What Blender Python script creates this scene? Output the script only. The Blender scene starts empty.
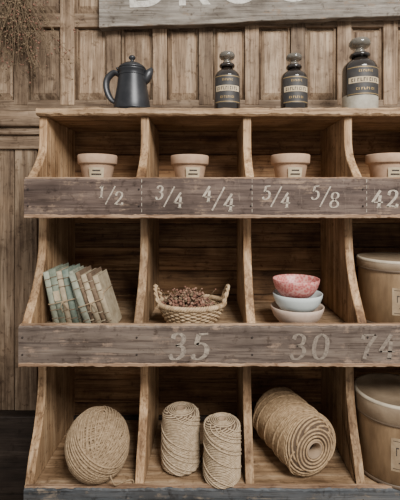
import bpy, math, random
from mathutils import Vector, Matrix
random.seed(7)
ZC = 1.30          # eye height
sin, cos, pi = math.sin, math.cos, math.pi

# ------------------------------------------------------------------ materials
def new_mat(name):
    m = bpy.data.materials.new(name); m.use_nodes = True
    nt = m.node_tree
    return m, nt, nt.nodes['Principled BSDF']

def ramp(nt, fac, stops):
    r = nt.nodes.new('ShaderNodeValToRGB')
    el = r.color_ramp.elements
    while len(el) < len(stops): el.new(0.5)
    for e, (p, c) in zip(el, stops):
        e.position = p; e.color = (c[0], c[1], c[2], 1)
    nt.links.new(fac, r.inputs[0]); return r.outputs[0]

def coords(nt, scale, rnd=True):
    tc = nt.nodes.new('ShaderNodeTexCoord')
    v = tc.outputs['Object']
    if rnd:
        oi = nt.nodes.new('ShaderNodeObjectInfo')
        mul = nt.nodes.new('ShaderNodeVectorMath'); mul.operation = 'MULTIPLY_ADD'
        cmb = nt.nodes.new('ShaderNodeCombineXYZ')
        for i in range(3): nt.links.new(oi.outputs['Random'], cmb.inputs[i])
        nt.links.new(cmb.outputs[0], mul.inputs[0])
        mul.inputs[1].default_value = (37, 61, 23)
        nt.links.new(v, mul.inputs[2]); v = mul.outputs[0]
    mp = nt.nodes.new('ShaderNodeMapping'); mp.inputs['Scale'].default_value = scale
    nt.links.new(v, mp.inputs[0]); return mp.outputs[0], v

def noise(nt, vec, scale, detail=6, rough=.6, dist=0):
    n = nt.nodes.new('ShaderNodeTexNoise'); n.inputs['Scale'].default_value = scale
    n.inputs['Detail'].default_value = detail; n.inputs['Roughness'].default_value = rough
    n.inputs['Distortion'].default_value = dist
    nt.links.new(vec, n.inputs['Vector']); return n.outputs['Fac']

def mix(nt, fac, a, b, mode='MIX'):
    m = nt.nodes.new('ShaderNodeMix'); m.data_type = 'RGBA'; m.blend_type = mode
    if isinstance(fac, (int, float)): m.inputs[0].default_value = fac
    else: nt.links.new(fac, m.inputs[0])
    for sock, v in ((m.inputs[6], a), (m.inputs[7], b)):
        if isinstance(v, tuple): sock.default_value = (v[0], v[1], v[2], 1)
        else: nt.links.new(v, sock)
    return m.outputs[2]

def bump(nt, bsdf, h, strength=.4, dist=.002):
    b = nt.nodes.new('ShaderNodeBump'); b.inputs['Strength'].default_value = strength
    b.inputs['Distance'].default_value = dist
    nt.links.new(h, b.inputs['Height']); nt.links.new(b.outputs[0], bsdf.inputs['Normal'])

def wood(name, dark, mid, light, axis='x', rough=.7, knots=True, stain=.55, worn=None, var=.3, scratch=None):
    m, nt, bs = new_mat(name)
    a = {'x': (1.4, 28, 28), 'y': (28, 1.4, 28), 'z': (28, 28, 1.4)}[axis]
    v, raw = coords(nt, a)
    n = noise(nt, v, 1.6, 9, .65, .6)
    col = ramp(nt, n, [(.32, dark), (.5, mid), (.68, light)])
    v2, _ = coords(nt, tuple(x*3 for x in a))
    f = noise(nt, v2, 2.2, 4, .7)
    fr = ramp(nt, f, [(.38, (.36, .31, .28)), (.5, (1, 1, 1))])
    col = mix(nt, .65, col, fr, 'MULTIPLY')
    s = noise(nt, raw, 5.5, 5, .6, .4)
    sr = ramp(nt, s, [(.34, (.34, .29, .25)), (.52, (1, 1, 1)), (.72, (1.25, 1.2, 1.14))])
    col = mix(nt, stain, col, sr, 'MULTIPLY')
    # small dark spots / grime
    s2 = noise(nt, raw, 38, 5, .7, .2)
    gr = ramp(nt, s2, [(.32, (.32, .26, .21)), (.44, (1, 1, 1))])
    col = mix(nt, .75, col, gr, 'MULTIPLY')
    if knots:
        k = {'x': (2.2, 7, 7), 'y': (7, 2.2, 7), 'z': (7, 7, 2.2)}[axis]
        v3, _ = coords(nt, k)
        vo = nt.nodes.new('ShaderNodeTexVoronoi'); vo.inputs['Scale'].default_value = 1.0
        nt.links.new(v3, vo.inputs['Vector'])
        kr = ramp(nt, vo.outputs['Distance'], [(.05, (.2, .13, .08)), (.12, (.7, .6, .5)), (.2, (1, 1, 1))])
        col = mix(nt, .85, col, kr, 'MULTIPLY')
    oi = nt.nodes.new('ShaderNodeObjectInfo')
    rr = ramp(nt, oi.outputs['Random'], [(0, (1-var, 1-var, 1-var)), (1, (1+var*.5,)*3)])
    col = mix(nt, 1, col, rr, 'MULTIPLY')
    if worn:
        w = noise(nt, v, 2.3, 8, .75, 1.0)
        w2 = noise(nt, raw, 16, 6, .7)
        mm = nt.nodes.new('ShaderNodeMath'); mm.operation = 'MULTIPLY'
        nt.links.new(w, mm.inputs[0]); nt.links.new(w2, mm.inputs[1])
        wf = ramp(nt, mm.outputs[0], [(.30, (0, 0, 0)), (.37, (1, 1, 1))])
        col = mix(nt, wf, col, worn)
    if scratch:
        v4, _ = coords(nt, (60, 60, 7))
        sc = noise(nt, v4, 1.5, 6, .8, .3)
        sf = ramp(nt, sc, [(.62, (0, 0, 0)), (.70, (.6, .6, .6))])
        col = mix(nt, sf, col, scratch)
    nt.links.new(col, bs.inputs['Base Color'])
    bs.inputs['Roughness'].default_value = rough
    bs.inputs['Specular IOR Level'].default_value = .25
    bump(nt, bs, n, .6, .003)
    return m

def plain(name, c, rough=.6, metal=0, c2=None, nscale=30, bumpst=.2, rnd=False, spec=.5, nd=.001, trans=0, coat=0, lo=.35, hi=.65, stretch=(1, 1, 1)):
    m, nt, bs = new_mat(name)
    v, raw = coords(nt, stretch, rnd)
    n = noise(nt, v, nscale, 6, .65)
    col = ramp(nt, n, [(lo, c), (hi, c2 or tuple(x*.75 for x in c))])
    nt.links.new(col, bs.inputs['Base Color'])
    bs.inputs['Roughness'].default_value = rough
    bs.inputs['Metallic'].default_value = metal
    bs.inputs['Specular IOR Level'].default_value = spec
    bs.inputs['Transmission Weight'].default_value = trans
    bs.inputs['Coat Weight'].default_value = coat
    bump(nt, bs, n, bumpst, nd)
    return m

M_side = wood('pine_divider', (.19, .105, .05), (.43, .27, .145), (.64, .445, .265), 'z', .65, stain=.65)
M_shelf = wood('pine_shelf', (.20, .115, .058), (.42, .27, .15), (.62, .44, .275), 'x', .65, stain=.7)
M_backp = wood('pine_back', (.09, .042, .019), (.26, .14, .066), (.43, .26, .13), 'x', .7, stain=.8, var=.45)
M_lip = wood('painted_front', (.062, .042, .034), (.118, .082, .066), (.185, .135, .108), 'x', .65, knots=False, stain=.6, worn=(.24, .165, .115), var=.1, scratch=(.28, .215, .165))
M_lip2 = wood('painted_front_grey', (.066, .048, .039), (.128, .097, .078), (.20, .157, .125), 'x', .65, knots=False, stain=.6, worn=(.26, .18, .13), var=.1, scratch=(.29, .23, .175))
M_liplow = wood('painted_front_dark', (.04, .045, .05), (.075, .08, .085), (.12, .12, .12), 'x', .6, knots=False, worn=(.2, .16, .12), var=.1)
M_edge = wood('worn_edge', (.17, .10, .058), (.33, .21, .13), (.48, .34, .22), 'x', .7, knots=False, var=.1)
M_wall = wood('wall_wood', (.115, .074, .046), (.25, .172, .11), (.40, .30, .205), 'z', .7, knots=False, stain=.8, var=.4)
M_wallx = wood('wall_wood_rail', (.115, .074, .046), (.235, .163, .106), (.37, .275, .19), 'x', .7, knots=False, stain=.65, var=.2)
M_sign = wood('sign_wood', (.115, .10, .084), (.215, .19, .16), (.31, .28, .24), 'x', .75, knots=False, stain=.65, worn=(.18, .125, .085), var=.05)
M_dark = wood('dark_plinth', (.018, .013, .01), (.035, .025, .019), (.06, .045, .035), 'x', .6, knots=False, var=.1)
M_floor = wood('floor_wood', (.06, .035, .02), (.12, .075, .045), (.2, .13, .08), 'x', .6)

def paint(name, cream, under, amount, sc=90):
    m, nt, bs = new_mat(name)
    v, raw = coords(nt, (1, 1, 1), False)
    n = noise(nt, raw, sc, 8, .8)
    f = ramp(nt, n, [(amount-.09, (0, 0, 0)), (amount+.09, (1, 1, 1))])
    col = mix(nt, f, under, cream)
    nt.links.new(col, bs.inputs['Base Color']); bs.inputs['Roughness'].default_value = .85
    return m
M_num = paint('chalky_numerals', (.44, .38, .30), (.17, .125, .10), .46)
M_numf = paint('faded_numerals', (.33, .275, .215), (.14, .108, .087), .49)
M_signw = paint('sign_paint', (.56, .53, .47), (.27, .24, .20), .46, 45)

M_twine = plain('jute_twine', (.40, .285, .17), .9, c2=(.22, .145, .08), nscale=120, bumpst=.6)
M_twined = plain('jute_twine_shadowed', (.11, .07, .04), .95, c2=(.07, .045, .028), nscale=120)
M_twine2 = plain('pale_twine', (.52, .40, .265), .9, c2=(.33, .235, .14), nscale=110, bumpst=.6)
M_rope = plain('hemp_rope', (.47, .32, .18), .9, c2=(.25, .16, .082), nscale=110, bumpst=.6)
M_core = plain('cardboard_core', (.33, .23, .145), .9)
M_hole = plain('core_hole', (.03, .02, .015), .9)
M_terra = plain('pale_terracotta', (.47, .315, .21), .9, c2=(.34, .215, .135), nscale=22, bumpst=.3)
M_soil = plain('soil', (.06, .04, .03), .95)
M_paper = plain('aged_paper', (.50, .405, .27), .85, c2=(.37, .285, .175), nscale=40)
M_ink = plain('label_ink', (.04, .03, .025), .7)
M_gold = plain('gold_ink', (.40, .27, .11), .5, metal=.3)
M_glass = plain('dark_glass', (.012, .010, .009), .12, c2=(.02, .014, .010), bumpst=0, coat=.5)
M_stop = plain('stopper_glass', (.26, .235, .195), .12, c2=(.18, .16, .13), bumpst=0, trans=.6)
M_blabel = plain('black_label', (.02, .019, .019), .6, c2=(.04, .034, .03), nscale=60)
M_green = plain('pale_label_band', (.40, .37, .30), .6, c2=(.28, .25, .195), nscale=40, bumpst=0)
M_pewter = plain('dark_enamel', (.016, .017, .020), .38, metal=.4, c2=(.04, .04, .043), nscale=14, bumpst=.15)
M_wick = plain('wicker', (.52, .38, .23), .8, c2=(.26, .16, .08), nscale=70, bumpst=.4)
M_flow = plain('dried_petals', (.13, .05, .032), .9, c2=(.25, .13, .085), nscale=90)
M_stem = plain('dried_stem', (.20, .14, .08), .9, c2=(.12, .08, .045), nscale=60)
M_porc = plain('pale_blue_porcelain', (.58, .63, .61), .3, c2=(.50, .55, .53), nscale=14, bumpst=.05)
M_porc2 = plain('cream_stoneware', (.58, .46, .37), .45, c2=(.47, .335, .255), nscale=24, bumpst=.05)
def pinkmat():
    m, nt, bs = new_mat('pink_pattern')
    v, raw = coords(nt, (1, 1, 1), False)
    vo = nt.nodes.new('ShaderNodeTexVoronoi'); vo.inputs['Scale'].default_value = 150
    nt.links.new(raw, vo.inputs['Vector'])
    col = ramp(nt, vo.outputs['Distance'], [(.3, (.44, .11, .10)), (.5, (.54, .20, .18)), (.85, (.62, .34, .29))])
    nt.links.new(col, bs.inputs['Base Color']); bs.inputs['Roughness'].default_value = .4
    return m
M_pink = pinkmat()
M_can = plain('tan_canister', (.30, .195, .105), .5, c2=(.17, .105, .055), nscale=9, bumpst=.2, stretch=(3, 3, .8), metal=.15)
M_canlid = plain('canister_lid', (.33, .245, .16), .55, c2=(.20, .14, .088), nscale=14, bumpst=.15, metal=.15)
M_rim = plain('canister_rim', (.12, .08, .05), .5)
M_rimp = plain('canister_lid_edge', (.50, .42, .31), .6)
M_tinl = plain('worn_tin_label', (.35, .26, .16), .8, c2=(.22, .145, .08), nscale=26)
M_bk = [plain('cloth_sage', (.225, .25, .185), .85, c2=(.12, .14, .10), nscale=50),
        plain('cloth_greygreen', (.32, .33, .25), .85, c2=(.19, .20, .145), nscale=50),
        plain('cloth_brown', (.10, .062, .038), .85, c2=(.18, .12, .07), nscale=50),
        plain('cloth_cream', (.41, .34, .23), .85, c2=(.26, .20, .125), nscale=50),
        plain('cloth_teal', (.11, .15, .12), .85, c2=(.19, .22, .17), nscale=50)]

# ------------------------------------------------------------------ geometry
class Geo:
    def __init__(s): s.v = []; s.f = []; s.m = []; s.sm = []
    def add(s, vs, fs, mat=0, smooth=True, T=None):
        o = len(s.v)
        for p in vs:
            p = Vector(p)
            if T is not None: p = T @ p
            s.v.append(p)
        for f in fs:
            s.f.append([i+o for i in f]); s.m.append(mat); s.sm.append(smooth)
    def box(s, x0, x1, y0, y1, z0, z1, mat=0, T=None):
        vs = [(x, y, z) for x in (x0, x1) for y in (y0, y1) for z in (z0, z1)]
        fs = [(0, 1, 3, 2), (4, 6, 7, 5), (0, 4, 5, 1), (2, 3, 7, 6), (0, 2, 6, 4), (1, 5, 7, 3)]
        s.add(vs, fs, mat, False, T)
    def lathe(s, prof, c=(0, 0, 0), n=40, mat=0, T=None, sx=1, sy=1, capb=True, capt=True):
        vs = []; fs = []
        for r, z in prof:
            for i in range(n):
                a = 2*pi*i/n
                vs.append((c[0]+r*sx*cos(a), c[1]+r*sy*sin(a), c[2]+z))
        for j in range(len(prof)-1):
            for i in range(n):
                k = (i+1) % n
                fs.append((j*n+i, j*n+k, (j+1)*n+k, (j+1)*n+i))
        if capb: fs.append(tuple(range(n-1, -1, -1)))
        if capt: fs.append(tuple((len(prof)-1)*n+i for i in range(n)))
        s.add(vs, fs, mat, True, T)
    def tube(s, pts, rad, n=6, mat=0, closed=False, T=None, flat=1.0):
        pts = [Vector(p) for p in pts]; N = len(pts)
        if N < 2: return
        R = rad if isinstance(rad, (list, tuple)) else [rad]*N
        vs = []; fs = []; nrm = None
        for i, p in enumerate(pts):
            if closed: t = pts[(i+1) % N]-pts[i-1]
            else: t = pts[min(i+1, N-1)]-pts[max(i-1, 0)]
            if t.length < 1e-9: t = Vector((0, 0, 1))
            t.normalize()
            if nrm is None:
                nrm = t.orthogonal().normalized()
            nrm = (nrm-t*nrm.dot(t))
            if nrm.length < 1e-6: nrm = t.orthogonal()
            nrm.normalize(); b = t.cross(nrm)
            for k in range(n):
                a = 2*pi*k/n
                vs.append(p+(nrm*cos(a)+b*sin(a)*flat)*R[i])
        M = N if closed else N-1
        for i in range(M):
            j = (i+1) % N
            for k in range(n):
                l = (k+1) % n
                fs.append((i*n+k, i*n+l, j*n+l, j*n+k))
        if not closed:
            fs.append(tuple(range(n-1, -1, -1))); fs.append(tuple((N-1)*n+k for k in range(n)))
        s.add(vs, fs, mat, True, T)
    def patch(s, c, r, z0, z1, a0, a1, mat=0, n=16, T=None, r1=None):
        vs = []; fs = []; r1 = r if r1 is None else r1
        for i in range(n+1):
            a = a0+(a1-a0)*i/n
            vs += [(c[0]+r*cos(a), c[1]+r*sin(a), c[2]+z0), (c[0]+r1*cos(a), c[1]+r1*sin(a), c[2]+z1)]
        for i in range(n): fs.append((2*i, 2*i+2, 2*i+3, 2*i+1))
        s.add(vs, fs, mat, True, T)
    def blob(s, c, r, mat=0, sq=1.0):
        n = 6
        T = Matrix.Translation(c) @ Matrix.Rotation(random.random()*6, 4, Vector((random.random(), random.random(), random.random()+.01)))
        prof = [(0.05, -1), (.75, -.6), (1, 0), (.75, .6), (.05, 1)]
        prof = [(a*r*random.uniform(.7, 1.2), b*r*sq) for a, b in prof]
        s.lathe(prof, (0, 0, 0), n, mat, T)
    def build(s, name, mats, parent=None, bevel=0, loc=None):
        me = bpy.data.meshes.new(name)
        off = Vector(loc) if loc is not None else Vector((0, 0, 0))
        me.from_pydata([tuple(p-off) for p in s.v], [], s.f)
        if not isinstance(mats, (list, tuple)): mats = [mats]
        for m in mats: me.materials.append(m)
        for p, mi, sm in zip(me.polygons, s.m, s.sm): p.material_index = mi; p.use_smooth = sm
        me.update()
        ob = bpy.data.objects.new(name, me); bpy.context.scene.collection.objects.link(ob)
        ob.location = off
        if parent: ob.parent = parent
        if bevel:
            b = ob.modifiers.new('bevel', 'BEVEL'); b.width = bevel; b.segments = 2; b.limit_method = 'ANGLE'
        return ob

def empty(name):
    e = bpy.data.objects.new(name, None); bpy.context.scene.collection.objects.link(e); return e

def worn_board(g, x0, x1, y0, y1, z0, z1, nx=90, j=.0014, ch=.004, mat=0, drop=0.0, seed=0):
    """plank along x with chamfered, slightly chewed long edges"""
    rr = random.Random(seed); vs = []; fs = []
    jt = jb = 0
    for i in range(nx+1):
        t = i/nx; x = x0+(x1-x0)*t
        jt = jt*.7+rr.uniform(-j, j)*.8; jb = jb*.7+rr.uniform(-j, j)*.8
        c1 = ch*rr.uniform(.5, 1.5); c2 = ch*rr.uniform(.5, 1.5); d = drop*t
        a, b = z0+jb+d, z1+jt+d
        vs += [(x, y0, a+c1), (x, y0, b-c2), (x, y0+c2, b), (x, y1-.002, b), (x, y1, b-.002), (x, y1, a+.002), (x, y1-.002, a), (x, y0+c1, a)]
    for i in range(nx):
        for k in range(8):
            l = (k+1) % 8
            fs.append((i*8+k, i*8+l, (i+1)*8+l, (i+1)*8+k))
    fs.append(tuple(range(7, -1, -1))); fs.append(tuple(nx*8+k for k in range(8)))
    g.add(vs, fs, mat, False)

# ------------------------------------------------------------------ room
g = Geo(); g.box(-2.2, 2.2, .395, .45, 0, 2.6); g.build('wall_back', M_wall)
g = Geo(); g.box(-2.2, 2.2, -2.6, .45, -.04, 0); g.build('floor', M_floor)
pan = empty('trim_1')
WY = .395
def wbox(n, x0, x1, d, z0, z1, m=M_wall, bv=.003, y1=WY+.002):
    q = Geo(); q.box(x0, x1, WY-d, y1, z0, z1); return q.build(n, m, pan, bv)
pitch = .168
x = -1.52; i = 0
while x < 1.7:
    wbox('stile_%d' % i, x-.026, x+.026, .022, ZC+.345, 2.55)
    q = Geo(); a0, a1 = x+.026, x+pitch-.026
    z0, z1 = ZC+.368, ZC+.625
    for (zz0, zz1) in ((z0, z1), (z1+.06, 2.4)):
        w = .014
        vs = [(a0+.004, WY-.002, zz0), (a1-.004, WY-.002, zz0), (a1-.004, WY-.002, zz1), (a0+.004, WY-.002, zz1),
              (a0+.004+w, WY-.016, zz0+w*1.6), (a1-.004-w, WY-.016, zz0+w*1.6), (a1-.004-w, WY-.016, zz1-w), (a0+.004+w, WY-.016, zz1-w)]
        q.add(vs, [(0, 1, 5, 4), (1, 2, 6, 5), (2, 3, 7, 6), (3, 0, 4, 7), (4, 5, 6, 7)], 0, False)
    q.build('panel_%d' % i, M_wall, pan)
    q = Geo()
    for bx in (x-.031, x+.031):
        q.tube([(bx, WY-.004, ZC+.35), (bx, WY-.004, 2.5)], .0055, 8)
    q.build('bead_%d' % i, M_wall, pan)
    wbox('board_%d' % i, x-.026, x+pitch/2-.029, .014, ZC-.77, ZC+.2)
    wbox('boardb_%d' % i, x+pitch/2-.025, x+pitch-.03, .012, ZC-.77, ZC+.2)
    x += pitch; i += 1
wbox('rail_mid', -2.2, 2.2, .020, ZC+.325, ZC+.365, M_wallx)
wbox('rail_top', -2.2, 2.2, .019, ZC+.63, ZC+.68, M_wallx)
wbox('rail_flat', -2.2, 2.2, .018, ZC+.285, ZC+.33, M_wallx)
wbox('cap', -2.2, -.53, .060, ZC+.262, ZC+.288, M_wallx, .006)
wbox('cap_under', -2.2, -.53, .042, ZC+.235, ZC+.262, M_wallx, .008)
wbox('cap_apron', -2.2, -.53, .026, ZC+.185, ZC+.235, M_wallx, .004)
bb = Geo(); bb.box(-2.2, 2.2, WY-.05, WY+.002, 0, ZC-.772); bb.build('baseboard_back', M_dark, None, .004)

# ------------------------------------------------------------------ shelf unit
U = empty('pigeonhole_shelf_unit')
XS = [-.489, -.1866, .1158, .4182, .7206]
TH = .012
YB = .365

def crspline(pts, k=6):
    P = [Vector(p) for p in pts]; P = [P[0]*2-P[1]]+P+[P[-1]*2-P[-2]]; out = []
    for i in range(1, len(P)-2):
        for s in range(k):
            t = s/k
            out.append(.5*((2*P[i])+(-P[i-1]+P[i+1])*t+(2*P[i-1]-5*P[i]+4*P[i+1]-P[i+2])*t*t+(-P[i-1]+3*P[i]-3*P[i+1]+P[i+2])*t**3))
    out.append(P[-2]); return out

tiers = [
    ([(.108, .247), (.108, .20), (.104, .155), (.083, .115), (.045, .078), (.016, .05)], .027),
    ([(.10, .004), (.104, -.08), (.094, -.17), (.060, -.245), (.020, -.30), (-.014, -.345)], -.362),
    ([(.09, -.385), (.102, -.46), (.10, -.56), (.074, -.655), (.040, -.72), (.016, -.79)], -.784)]
for ti, (cv, zb) in enumerate(tiers):
    fr = crspline([(y, z, 0) for y, z in cv], 6)
    poly = [(p.x, p.y) for p in fr]+[(cv[-1][0], zb), (YB, zb), (YB, cv[0][1])]
    for di, xx in enumerate(XS):
        jx = random.uniform(-.002, .002)
        q = Geo(); n = len(poly)
        vs = [(xx-TH+jx, y, ZC+z) for y, z in poly]+[(xx+TH+jx, y, ZC+z) for y, z in poly]
        fs = [tuple(range(n)), tuple(range(2*n-1, n-1, -1))]+[(i, i+n, (i+1) % n+n, (i+1) % n) for i in range(n)]
        q.add(vs, fs, 0, False)
        q.build('divider_t%d_%d' % (ti, di), M_side, U, .003)

XL, XR = -.499, .735
q = Geo(); worn_board(q, XL-.004, XR, .088, YB+.012, ZC+.247, ZC+.270, seed=1, ch=.005); q.build('top_board', M_shelf, U)
for k, (y0, z) in enumerate(((.022, .027), (-.010, -.362), (.02, -.784))):
    q = Geo(); worn_board(q, XL+.004, XR-.006, y0, YB, ZC+z-.022, ZC+z, seed=5+k); q.build('shelf_board_%d' % k, M_shelf, U)
lips = [(0.0, .059, -.046, M_lip), (-.032, -.330, -.434, M_lip2), (-.002, -.779, -.885, M_liplow)]
for k, (yf, zt, zb, m) in enumerate(lips):
    q = Geo(); worn_board(q, -.497, XR, yf, yf+.019, ZC+zb, ZC+zt, 140, .0012, .004, 0, seed=20+k)
    q.build('front_board_%d' % k, m, U)
    q = Geo(); worn_board(q, -.496, XR-.001, yf+.004, yf+.018, ZC+zt-.004, ZC+zt+.003, 140, .0008, .002, 0, seed=30+k)
    q.build('front_edge_%d' % k, M_edge, U)
    q = Geo(); worn_board(q, -.496, XR-.001, yf-.0015, yf+.018, ZC+zb-.003, ZC+zb+.007, 140, .0010, .002, 0, seed=40+k)
    q.build('front_lower_edge_%d' % k, M_edge if k < 2 else m, U)
    q = Geo()
    for xx in XS:
        for dz in (.03, .075):
            T = Matrix.Translation((min(max(xx, -.486), .725), yf-.0008, ZC+zt-dz)) @ Matrix.Rotation(pi/2, 4, 'X')
            q.lathe([(.0028, 0), (.0024, .0012)], n=10, T=T)
    q.build('nails_%d' % k, M_hole, U)
tr = [(.247, .0), (.0, -.384), (-.384, -.784)]
bi = 0
for (zt, zb) in tr:
    z = zt
    while z > zb+.02:
        h = random.choice([.085, .105, .13]); z2 = max(zb, z-h)
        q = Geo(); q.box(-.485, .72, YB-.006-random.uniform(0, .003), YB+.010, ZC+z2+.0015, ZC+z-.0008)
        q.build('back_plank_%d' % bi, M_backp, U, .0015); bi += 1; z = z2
q = Geo(); q.box(XL, XR-.006, .03, YB, .0, ZC-.886)
q.build('base_cabinet', M_shelf, U, .004)
for k in range(4):
    q = Geo(); q.box(XS[k]+.03, XS[k+1]-.03, .018, .032, .07, ZC-.92); q.build('base_panel_%d' % k, M_side, U, .004)

# ------------------------------------------------------------------ painted numerals
D = {'1': [([(.12, .8), (.32, 1), (.32, 0)], 0), ([(.14, .01), (.5, .01)], 0)],
     '2': [([(.08, .72), (.12, .92), (.3, 1), (.5, .9), (.52, .68), (.36, .4), (.06, .04)], 1), ([(.06, .04), (.32, .08), (.6, .02), (.63, .2)], 0)],
     '3': [([(.1, .8), (.15, .95), (.32, 1), (.5, .86), (.46, .62), (.24, .53)], 1), ([(.24, .53), (.5, .46), (.56, .24), (.4, .02), (.18, .0), (.05, .18)], 1)],
     '4': [([(.42, 1), (.04, .3), (.64, .3)], 0), ([(.44, .72), (.44, 0)], 0), ([(.32, 0), (.56, 0)], 0)],
     '5': [([(.55, 1), (.2, .97), (.14, .56)], 0), ([(.14, .56), (.34, .62), (.55, .46), (.54, .16), (.32, 0), (.12, .03), (.05, .18)], 1)],
     '7': [([(.06, .8), (.08, .98), (.58, .98), (.3, .5), (.22, 0)], 0)],
     '8': [([(.3, .52), (.1, .68), (.14, .92), (.32, 1), (.5, .9), (.5, .7), (.3, .52), (.08, .32), (.1, .08), (.32, 0), (.54, .1), (.54, .32), (.3, .52)], 1)],
     '0': [([(.32, 1), (.12, .85), (.06, .5), (.12, .14), (.32, 0), (.52, .14), (.58, .5), (.52, .85), (.32, 1)], 1)],
     '/': [([(.6, 1.05), (.0, -.05)], 0)]}
def ribbon(g, pts, y, wmin, wmax):
    vs = []; fs = []; N = len(pts)
    for i, p in enumerate(pts):
        t = (pts[min(i+1, N-1)]-pts[max(i-1, 0)]); t.normalize()
        w = (wmin+(wmax-wmin)*abs(t.y)**1.3)/2
        vs += [(p.x-t.y*w, y, p.y+t.x*w), (p.x+t.y*w, y, p.y-t.x*w)]
    for i in range(N-1): fs.append((2*i, 2*i+2, 2*i+3, 2*i+1))
    g.add(vs, fs, 0, False)
def glyph(g, ch, x, z, w, h, y, wt, slant=.12):
    for pts, curved in D[ch]:
        P = [Vector((x+(u/.64)*w+slant*v*h, z+v*h, 0)) for u, v in pts]
        if curved: ribbon(g, crspline(P, 6), y, wt*.35, wt)
        else:
            for a, b in zip(P[:-1], P[1:]): ribbon(g, [a, a.lerp(b, .5), b], y, wt*.4, wt)
def frac(g, a, b, xc, y, s=1.0):
    zt = ZC+.036
    glyph(g, a, xc-.040*s, zt-.042*s+.008, .021*s, .036*s, y, .006*s)
    glyph(g, '/', xc-.016*s, zt-.062*s+.010, .024*s, .050*s, y, .004*s)
    glyph(g, b, xc+.009*s, zt-.062*s+.006, .025*s, .040*s, y, .0062*s)
q = Geo(); yl = -.0010
frac(q, '1', '2', -.262, yl, .9); frac(q, '3', '4', -.103, yl, 1.0); frac(q, '4', '4', .030, yl, 1.15)
frac(q, '5', '4', .186, yl, 1.0); frac(q, '5', '8', .318, yl, 1.0)
glyph(q, '4', .440, ZC-.020, .030, .046, yl, .008); glyph(q, '2', .480, ZC-.020, .030, .046, yl, .008)
for xx in (-.179, .119, .428):
    for k in range(6):
        q.box(xx-.0007, xx+.0007, yl, 0, ZC+.047-k*.016, ZC+.056-k*.016)
q.build('numerals_upper', M_num, U)
q = Geo(); yl = -.0332
for ch, x in (('3', -.105), ('5', -.045)): glyph(q, ch, x, ZC-.416, .044, .066, yl, .013)
q.build('numerals_middle', M_numf, U)
q = Geo()
for ch, x in (('3', .212), ('0', .270), ('7', .395), ('4', .445)): glyph(q, ch, x, ZC-.416, .042, .064, yl, .011)
q.build('numerals_faded', paint('very_faded', (.255, .207, .16), (.13, .10, .08), .50), U)

# ------------------------------------------------------------------ sign plank
S = empty('painted_wooden_sign')
q = Geo(); worn_board(q, -.385, 1.05, .335, .372, ZC+.612, ZC+.86, 60, .003, .006, 0, drop=.055, seed=77)
q.build('plank', M_sign, S)
q = Geo(); worn_board(q, -.384, 1.05, .330, .338, ZC+.610, ZC+.622, 60, .002, .002, 0, drop=.055, seed=78)
q.build('lower_edge', M_sign, S)
tc = bpy.data.curves.new('t', 'FONT'); tc.body = 'DROGUERIE'; tc.size = .20; tc.space_character = 1.25; tc.extrude = .0006; tc.offset = .002
to = bpy.data.objects.new('tmp', tc); bpy.context.scene.collection.objects.link(to)
bpy.context.view_layer.update()
me = bpy.data.meshes.new_from_object(to.evaluated_get(bpy.context.evaluated_depsgraph_get()))
bpy.data.objects.remove(to)
lt = bpy.data.objects.new('letters', me); bpy.context.scene.collection.objects.link(lt)
me.materials.clear(); me.materials.append(M_signw)
lt.rotation_euler = (pi/2, -math.atan(.055/1.435), 0); lt.location = (-.29, .3342, ZC+.682); lt.parent = S

# ------------------------------------------------------------------ things on top
ZT = ZC+.2705
def coffee_pot(x, y):
    q = Geo()
    prof = [(.050, 0), (.056, .003), (.0575, .012), (.056, .03), (.051, .06), (.046, .09), (.0425, .115), (.041, .128), (.044, .132), (.044, .136), (.041, .139)]
    q.lathe(prof, (x, y, ZT), 48)
    lid = [(.043, .138), (.043, .142), (.038, .148), (.026, .156), (.012, .161), (.006, .163), (.005, .168), (.010, .172), (.011, .177), (.007, .182), (.001, .184)]
    q.lathe(lid, (x, y, ZT), 40)
    q.tube([(x+.030, y, ZT+.082), (x+.043, y, ZT+.108), (x+.053, y, ZT+.128), (x+.063, y, ZT+.143)], [.006, .015, .014, .005], 12)
    hp = crspline([(x-.040, y, ZT+.122), (x-.058, y, ZT+.128), (x-.078, y, ZT+.108), (x-.080, y, ZT+.078), (x-.068, y, ZT+.048), (x-.050, y, ZT+.033)], 6)
    q.tube(hp, [.0058+.0015*sin(i/len(hp)*pi) for i in range(len(hp))], 10, flat=1.5)
    q.tube([(x-.045, y-.008, ZT+.14), (x-.045, y+.008, ZT+.14)], .004, 10)
    for zz, r in ((.012, .0583), (.118, .0432)):
        q.lathe([(r, zz-.002), (r+.001, zz), (r, zz+.002)], (x, y, ZT), 48, capb=False, capt=False)
    q.build('coffee_pot', M_pewter)
coffee_pot(-.238, .175)

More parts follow.
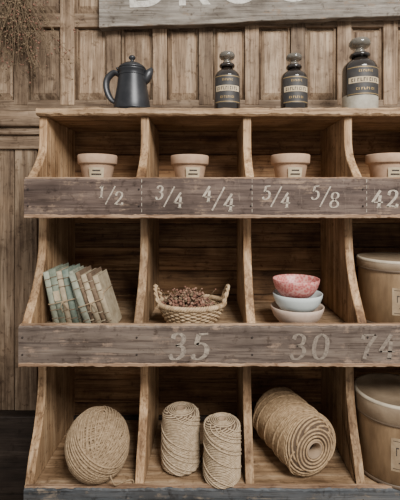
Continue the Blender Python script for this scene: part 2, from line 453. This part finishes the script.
def bottle(x, y, R, H, kind):
    q = Geo()
    hb = H*.56; hn = H*.74
    prof = [(R*.86, 0), (R*.97, .003), (R, .009), (R, hb), (R*.97, hb+R*.18), (R*.86, hb+R*.38), (R*.66, hb+R*.56), (R*.46, hb+R*.68),
            (R*.38, hb+R*.8), (R*.36, hn-.004), (R*.56, hn), (R*.60, hn+.004), (R*.56, hn+.009), (R*.36, hn+.010)]
    if kind == 2:
        k = H*.22
        q.lathe([(R*.86, 0), (R*.97, .003), (R, .009), (R, k)], (x, y, ZT), 48, 4, capt=False)
        q.lathe([(R, k)]+prof[3:], (x, y, ZT), 48, 0, capb=False)
    else: q.lathe(prof, (x, y, ZT), 48, 0)
    st = H-hn-.012; b = hn+.010
    q.lathe([(R*.34, b), (R*.32, b+st*.18), (R*.24, b+st*.30), (R*.26, b+st*.36), (R*.52, b+st*.45), (R*.60, b+st*.58), (R*.60, b+st*.74), (R*.50, b+st*.9), (R*.25, b+st), (R*.02, b+st*1.02)], (x, y, ZT), 32, 1)
    a0, a1 = -pi/2-1.1, -pi/2+1.1
    l0, l1 = H*.13 if kind != 2 else H*.20, H*.57
    q.patch((x, y, ZT), R+.0006, l0, l1, a0, a1, 2)
    c = (x, y, ZT); hh = l1-l0
    for z in (l0+.003, l1-.005): q.patch(c, R+.0010, z, z+.0018, a0+.05, a1-.05, 3)
    q.patch(c, R+.0011, l0+hh*.42, l0+hh*.62, a0+.12, a1-.12, 5)
    def word(z, h, n, m, span):
        da = span/n
        for i in range(n):
            s = -pi/2-span/2+da*i
            q.patch(c, R+.0016, z, z+h, s, s+da*.28, m, 2)
            if i % 2 == 0: q.patch(c, R+.0016, z+h*.75, z+h, s, s+da*.66, m, 2)
            if i % 3 == 0: q.patch(c, R+.0016, z, z+h*.22, s, s+da*.66, m, 2)
    word(l0+hh*.46, hh*.12, 10, 6, 1.6); word(l0+hh*.78, hh*.07, 7, 3, .8); word(l0+hh*.17, hh*.08, 8, 3, 1.1)
    q.build('apothecary_bottle', [M_glass, M_stop, M_blabel, M_gold, M_green, M_paper, M_ink])
bottle(.060, .175, .041, .196, 0)
bottle(.270, .175, .042, .190, 1)
bottle(.478, .18, .054, .240, 2)

# ------------------------------------------------------------------ pots in the upper row
def pot(x, y, z, tag, s=1.0):
    q = Geo(); h = .111*s
    prof = [(.036, 0), (.038, .002), (.051, h-.034), (.0525, h-.029), (.058, h-.028), (.0595, h-.025), (.0605, h-.003), (.059, h), (.054, h), (.053, h-.006), (.050, h-.02), (.047, h-.024)]
    q.lathe([(r*s, zz) for r, zz in prof], (x, y, z), 44, 0, capt=False)
    q.lathe([(.0505*s, h-.019), (.02, h-.017), (.001, h-.016)], (x, y, z), 30, 1, capb=False)
    if tag:
        q.patch((x, y, z), .0475, .030, .070, -pi/2-.42+tag, -pi/2+.42+tag, 2, r1=.0542)
        q.patch((x, y, z), .0520, .048, .052, -pi/2-.28+tag, -pi/2+.28+tag, 3, r1=.0527)
        q.patch((x, y, z), .0532, .059, .063, -pi/2-.22+tag, -pi/2+.22+tag, 3, r1=.0539)
    q.build('terracotta_pot', [M_terra, M_soil, M_paper, M_ink])
Z1, Z2, Z3 = ZC+.0278, ZC-.3612, ZC-.7832
pot(-.345, .17, Z1, .2); pot(-.057, .165, Z1, .25, .98); pot(.256, .165, Z1, .1, 1.0); pot(.557, .17, Z1, .1, 1.02)

# ------------------------------------------------------------------ books
def book_bundle(x0, y0, tilt, specs):
    q = Geo(); x = x0; t = math.radians(tilt)
    hmax = 0
    for th, h, dp, mi, lab in specs:
        T = Matrix.Translation((x, y0+random.uniform(-.003, .004), Z2)) @ Matrix.Rotation(-t, 4, 'Y')
        c = .0016
        q.box(.0002, c, .002, dp, 0, h, mi, T); q.box(th-c-.0002, th-.0002, .002, dp, 0, h, mi, T)
        n = 8; vs = []; fs = []
        for i in range(n+1):
            a = pi*i/n; px = th/2-cos(a)*(th/2-.0002); py = .003-sin(a)*.005
            vs += [(px, py, 0), (px, py, h)]
        for i in range(n): fs.append((2*i, 2*i+2, 2*i+3, 2*i+1))
        fs.append(tuple(2*i for i in range(n, -1, -1))); fs.append(tuple(2*i+1 for i in range(n+1)))
        q.add(vs, fs, mi, True, T)
        q.box(c, th-c, .003, dp-.004, .003, h-.004, 5, T)
        for k in range(1, int(th/.002)):
            q.box(c+k*.002, c+k*.002+.0004, .006, dp-.005, h-.0041, h-.0036, 6, T)
        for zz in (.15, .3, .72, .86):
            q.box(.001, th-.001, -.0028, .002, h*zz, h*zz+.0018, 7 if mi != 2 else 3, T)
        if lab: q.box(.002, th-.002, -.0030, .002, h*.45, h*.62, 5, T)
        x += th/cos(t); hmax = max(hmax, h)
    W = (x-x0)*cos(t); T = Matrix.Translation((x0, y0, Z2)) @ Matrix.Rotation(-t, 4, 'Y')
    for zz in (.40,):
        zf = hmax*zz
        P = [(-.001, -.001, zf), (.004, -.006, zf), (W/2, -.0065, zf+.001), (W-.004, -.006, zf+.002), (W+.001, .0, zf+.018), (W+.001, .1, zf+.018), (W/2, .114, zf), (-.001, .1, zf)]
        q.tube(P, .0013, 6, 8, True, T)
    q.tube([(W*.5, -.0072, zf), (W*.42, -.009, zf-.012), (W*.46, -.0075, zf-.03)], .0011, 5, 8, T=T)
    q.tube([(W*.5, -.0072, zf), (W*.6, -.009, zf-.010), (W*.62, -.0075, zf-.024)], .0011, 5, 8, T=T)
    q.build('tied_book_bundle', M_bk+[M_paper, M_ink, M_bk[2], M_twine])
book_bundle(-.4385, .055, 11.5, [(.017, .158, .105, 1, 0), (.020, .166, .11, 0, 1), (.016, .160, .10, 3, 0), (.019, .164, .108, 4, 0), (.012, .160, .10, 1, 0)])
book_bundle(-.3405, .035, 18.0, [(.018, .160, .105, 1, 0), (.013, .165, .11, 2, 0), (.017, .158, .10, 3, 1), (.014, .162, .108, 2, 0), (.016, .155, .10, 3, 0)])

# ------------------------------------------------------------------ wicker basket with dried flowers
def basket(x, y):
    E = empty('wicker_basket')
    q = Geo(); rows = 11
    def rad(k): t = k/(rows-1); return .062+.032*t**.7
    for k in range(rows):
        P = []; N = 144
        for i in range(N):
            a = 2*pi*i/N; r = rad(k)+.0030*sin(18*a+(k % 2)*pi)
            P.append((x+r*cos(a), y+r*.84*sin(a), Z2+.004+k*.0053))
        q.tube(P, .0029, 6, 0, True)
    for i in range(36):
        a = 2*pi*(i+.5)/36
        q.tube([(x+rad(k)*cos(a), y+rad(k)*.84*sin(a), Z2+.004+k*.0053) for k in range(rows)], .0019, 5)
    for ph in range(3):
        P = []; N = 240
        for i in range(N):
            a = 2*pi*i/N; w = 26*a+ph*2*pi/3; r = rad(rows-1)+.001+.0045*cos(w)
            P.append((x+r*cos(a), y+r*.84*sin(a), Z2+.0625+.0045*sin(w)))
        q.tube(P, .0036, 6, 0, True)
    q.lathe([(.064, 0.002), (.064, .006)], (x, y, Z2), 40, 0, sy=.84)
    for sgn in (-1, 1):
        for ph in range(2):
            P = []
            for i in range(41):
                t = i/40; a = pi*t; w = t*26+ph*pi
                b = Vector((x+sgn*(.088+.018*sin(a)), y-.036*cos(a), Z2+.058+.052*sin(a)))
                P.append(b+Vector((cos(w)*.003, 0, sin(w)*.003)))
            q.tube(P, .0034, 6)
    q.build('woven_body', M_wick, E)
    f = Geo()
    f.lathe([(.075, .035), (.05, .05), (.001, .055)], (x-.01, y, Z2), 20, 0, sy=.84, capb=True)
    for i in range(330):
        a = random.random()*2*pi; r = .076*math.sqrt(random.random())
        h = .056+.042*(1-(r/.08)**2)*random.random()
        f.blob((x-.012+r*cos(a), y+r*.8*sin(a), Z2+h), random.uniform(.0028, .0062), random.choice((0, 0, 0, 1, 2)), random.uniform(.5, 1.2))
    for i in range(70):
        a = random.random()*2*pi; r = .05*random.random()
        p = Vector((x-.012+r*cos(a), y+r*.8*sin(a), Z2+.06)); d = Vector((random.uniform(-.035, .035), random.uniform(-.03, .03), random.uniform(.015, .045)))
        f.tube([p, p+d*.6, p+d], .0007, 4, 1)
        f.blob(p+d, random.uniform(.002, .0042), random.choice((0, 2)))
    f.build('dried_flowers', [M_flow, M_stem, plain('pale_petals', (.34, .205, .135), .9, c2=(.22, .12, .075), nscale=90)], E)
basket(-.048, .085)

# ------------------------------------------------------------------ bowls
def bowls(x, y):
    E = empty('stacked_bowls')
    def bowl(nm, R, H, z, m, foot=.35, dx=0):
        q = Geo()
        o = [(R*foot, 0), (R*foot, .006), (R*(foot+.06), .007), (R*.68, H*.26), (R*.88, H*.54), (R*.97, H*.82), (R, H)]
        i_ = [(R*.985, H+.0012), (R*.96, H), (R*.91, H*.85), (R*.80, H*.58), (R*.6, H*.36), (R*.3, H*.22), (.001, H*.19)]
        q.lathe(o+i_, (x+dx, y, Z2+z), 56, 0, capt=False)
        q.build(nm, m, E)
    bowl('bowl_bottom', .075, .060, 0, M_porc2, .42)
    bowl('bowl_middle', .070, .060, .036, M_porc, .40, .001)
    bowl('bowl_top', .066, .060, .077, M_pink, .40, -.003)
bowls(.254, .06)

# ------------------------------------------------------------------ canisters
def canister(x, y, z, R, H, lh):
    q = Geo()
    q.lathe([(R*.97, 0), (R, .003), (R, H-lh)], (x, y, z), 64, 0, capt=False)
    q.lathe([(R+.001, .002), (R+.003, .004), (R+.003, .010), (R+.001, .012)], (x, y, z), 64, 2, capb=False, capt=False)
    q.lathe([(R+.001, H-lh), (R+.004, H-lh+.002), (R+.004, H-.003), (R+.002, H), (R-.003, H), (R-.006, H-.004), (R*.5, H-.004), (.001, H-.004)], (x, y, z), 64, 1, capb=False, capt=False)
    q.lathe([(R+.0042, H-lh), (R+.0055, H-lh+.002), (R+.0042, H-lh+.005)], (x, y, z), 64, 2, capb=False, capt=False)
    q.lathe([(R+.0042, H-.006), (R+.0052, H-.004), (R+.003, H+.0012), (R-.003, H+.0012)], (x, y, z), 64, 5, capb=False, capt=False)
    c = (x, y, z); am = -pi/2-.10
    q.patch(c, R+.0008, H*.22, H*.62, am-.40, am+.75, 3)
    for zz in (.25, .58): q.patch(c, R+.0013, H*zz, H*zz+.0015, am-.35, am+.70, 4)
    for i in range(9):
        s = am-.28+i*.10
        q.patch(c, R+.0013, H*.41, H*.51, s, s+.02, 4, 2)
        if i % 2: q.patch(c, R+.0013, H*.41, H*.425, s, s+.07, 4, 2)
        else: q.patch(c, R+.0013, H*.495, H*.51, s, s+.07, 4, 2)
    q.patch(c, R+.0013, H*.32, H*.335, am-.22, am+.5, 4)
    q.build('round_canister', [M_can, M_canlid, M_rim, M_tinl, M_ink, M_rimp])
canister(.560, .12, Z2, .103, .190, .030)
canister(.548, .10, Z3, .107, .225, .055)

# ------------------------------------------------------------------ twine
def twine_ball(x, y, R):
    q = Geo(); KZ = 1.10; cz = Z3+R*KZ
    sph = [(max(.0005, R*.955*sin(pi*i/20)), -R*.955*KZ*cos(pi*i/20)) for i in range(21)]
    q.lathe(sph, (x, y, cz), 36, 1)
    axes = []
    for i in range(12):
        zz = 1-2*(i+.5)/12; a = i*2.4
        axes.append(Vector((math.sqrt(1-zz*zz)*cos(a), math.sqrt(1-zz*zz)*sin(a), zz)))
    axes += [Vector((.95, -.1, .30)).normalized(), Vector((-.25, -.15, .95)).normalized(), Vector((-.75, -.2, .62)).normalized(), Vector((.6, -.25, .76)).normalized()]
    tr = .0026; nl = len(axes)
    for k, ax in enumerate(axes):
        u = ax.orthogonal().normalized(); v = ax.cross(u)
        rr = R*.945+.0011*k*.55
        m = 4
        for j in range(-m, m+1):
            h = j*.0078+random.uniform(-.0012, .0012); r = math.sqrt(max(rr*rr-h*h, 1e-6))
            P = []; w = random.uniform(0, 6)
            for i in range(60):
                a = 2*pi*i/60; p = ax*(h+.0022*sin(2*a+w))+u*r*cos(a)+v*r*sin(a)
                P.append((x+p.x, y+p.y, cz+p.z*KZ))
            q.tube(P, tr, 6, 0, True)
    q.tube(crspline([(x-.01, y-.03, cz+R*1.02), (x+.0, y-.01, cz+R*1.14), (x+.02, y, cz+R*1.15), (x+.03, y-.02, cz+R*1.0)], 6), .0022, 6)
    q.tube(crspline([(x+.05, y-.065, cz-.045), (x+.062, y-.062, cz-.072), (x+.075, y-.03, Z3+.003), (x+.10, y-.02, Z3+.003), (x+.11, y-.04, Z3+.003)], 6), .0022, 6)
    q.build('twine_ball', [M_twine, M_twined])
twine_ball(-.312, .055, .083)

def spool(name, M, R, L, tr, starts, turns, mat, endr=.35, taper=0., round_=.012, cross=4):
    """parallel-wound spool (multi-start helix) with a few crossing strands, built along local z"""
    q = Geo()
    def rz(t):
        e = min(t, 1-t)*L
        k = R-(round_*(1-min(e/round_, 1))**2 if e < round_ else 0)
        return k*(1-taper*t)
    prof = [(R*endr, 0)]+[(rz(i/24)-tr*.7, L*i/24) for i in range(25)]
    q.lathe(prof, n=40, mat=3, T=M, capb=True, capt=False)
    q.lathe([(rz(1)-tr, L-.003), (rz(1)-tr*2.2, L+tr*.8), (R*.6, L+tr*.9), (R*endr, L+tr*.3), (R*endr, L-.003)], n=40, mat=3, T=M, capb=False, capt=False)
    q.lathe([(R*endr, L-.004), (R*endr, L+.004), (R*endr*.82, L+.004), (R*endr*.82, L-.03)], n=28, mat=1, T=M, capb=False, capt=False)
    q.lathe([(R*endr*.82, L-.03), (.001, L-.03)], n=28, mat=2, T=M, capb=False, capt=False)
    n = int(30*turns)
    for p in range(starts):
        P = []; off = random.uniform(-.12, .12)/starts; ph = random.uniform(0, 6)
        for i in range(n+1):
            t = i/n
            a = 2*pi*((p+off)/starts+turns*t)+.03*sin(7*t+ph); r = rz(t)+tr*random.uniform(-.08, .12)
            P.append((r*cos(a), r*sin(a), L*(.008+.984*t)))
        q.tube(P, tr, 6, 0, False, M)
    for p in range(cross):
        P = []; a0 = random.uniform(0, 6)
        for i in range(n+1):
            t = i/n; a = a0-2*pi*turns*.45*t; r = rz(t)+tr*1.3
            P.append((r*cos(a), r*sin(a), L*(.008+.984*t)))
        q.tube(P, tr*.9, 6, 0, False, M)
    r0 = rz(1)-tr*1.2; k = max(3, int((r0-R*endr)/(tr*2.4)))
    for j in range(k):
        rr = r0-(r0-R*endr-tr)*j/(k-1)
        q.tube([(rr*cos(a)*(1+.01*sin(3*a+j)), rr*sin(a), L+tr*(.3 if j == 0 else .9)) for a in [2*pi*i/40 for i in range(40)]], tr*.95, 6, 0, True, M)
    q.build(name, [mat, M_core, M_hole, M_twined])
def up(x, y, tx=0, ty=0): return Matrix.Translation((x, y, Z3+.001)) @ Matrix.Rotation(tx, 4, 'X') @ Matrix.Rotation(ty, 4, 'Y')
spool('twine_spool', up(-.080, .10), .056, .166, .0018, 16, 2.4, M_twine2, .26, .06, cross=9)
spool('twine_spool', up(.040, .045), .051, .164, .0018, 15, 2.4, M_twine2, .24, .03, cross=9)
Rb = .082
p0 = Vector((.216, .245, Z3+Rb+.005)); p1 = Vector((.296, .035, Z3+Rb+.005))
dv = p1-p0; Lb = dv.length
Mb = Matrix.Translation(p0) @ dv.to_track_quat('Z', 'Y').to_matrix().to_4x4()
spool('rope_spool', Mb, Rb, Lb, .0029, 9, 4.0, M_rope, .30, 0., .022, cross=3)

# ------------------------------------------------------------------ hanging dried bunch
def bunch():
    q = Geo(); top = Vector((-.70, .345, ZC+.80))
    for i in range(110):
        sx = random.gauss(0, 1)
        L = random.uniform(.16, .38)
        e = top+Vector((.03+sx*.085+random.uniform(-.03, .03), random.uniform(-.05, .02), -L))
        mid = top.lerp(e, .5)+Vector((random.uniform(-.03, .03), random.uniform(-.02, .02), 0))
        P = crspline([top+Vector((random.uniform(-.01, .01), 0, 0)), mid, e], 7)
        q.tube(P, .0008, 4, 0)
        for k in range(5):
            b = P[random.randint(5, len(P)-1)]
            d = Vector((random.uniform(-.035, .035), random.uniform(-.02, .015), random.uniform(-.03, .02)))
            q.tube([b, b+d*.5+Vector((0, 0, .004)), b+d], .0006, 3, 0)
            q.blob(b+d, random.uniform(.0018, .0042), random.choice((0, 1)))
    q.tube([top+Vector((-.012, 0, -.01)), top+Vector((0, -.014, -.012)), top+Vector((.012, 0, -.01)), top+Vector((0, .012, -.01))], .004, 6, 1, True)
    q.tube([top+Vector((0, .01, -.01)), top+Vector((0, .04, .03))], .003, 6, 1)
    q.build('dried_herb_bunch', [M_stem, M_flow])
bunch()

# ------------------------------------------------------------------ light, world, camera
w = bpy.data.worlds.new('World'); bpy.context.scene.world = w; w.use_nodes = True
bg = w.node_tree.nodes['Background']; bg.inputs[0].default_value = (1, .985, .96, 1); bg.inputs[1].default_value = .60
def area(name, loc, tgt, size, power, col):
    l = bpy.data.lights.new(name, 'AREA'); l.energy = power; l.size = size; l.color = col
    o = bpy.data.objects.new(name, l); bpy.context.scene.collection.objects.link(o)
    o.location = loc; o.rotation_euler = (Vector(tgt)-Vector(loc)).to_track_quat('-Z', 'Y').to_euler()
area('window_light', (.9, -2.0, 2.9), (0, .2, 1.2), 1.0, 150, (1, .975, .935))

cam = bpy.data.cameras.new('Camera'); co = bpy.data.objects.new('Camera', cam)
bpy.context.scene.collection.objects.link(co)
co.location = (0, -1.08, ZC); co.rotation_euler = (pi/2, 0, 0)
cam.sensor_fit = 'HORIZONTAL'; cam.sensor_width = 36; cam.lens = 36
cam.shift_x = -.02; cam.shift_y = -.125; cam.clip_start = .01
bpy.context.scene.camera = co
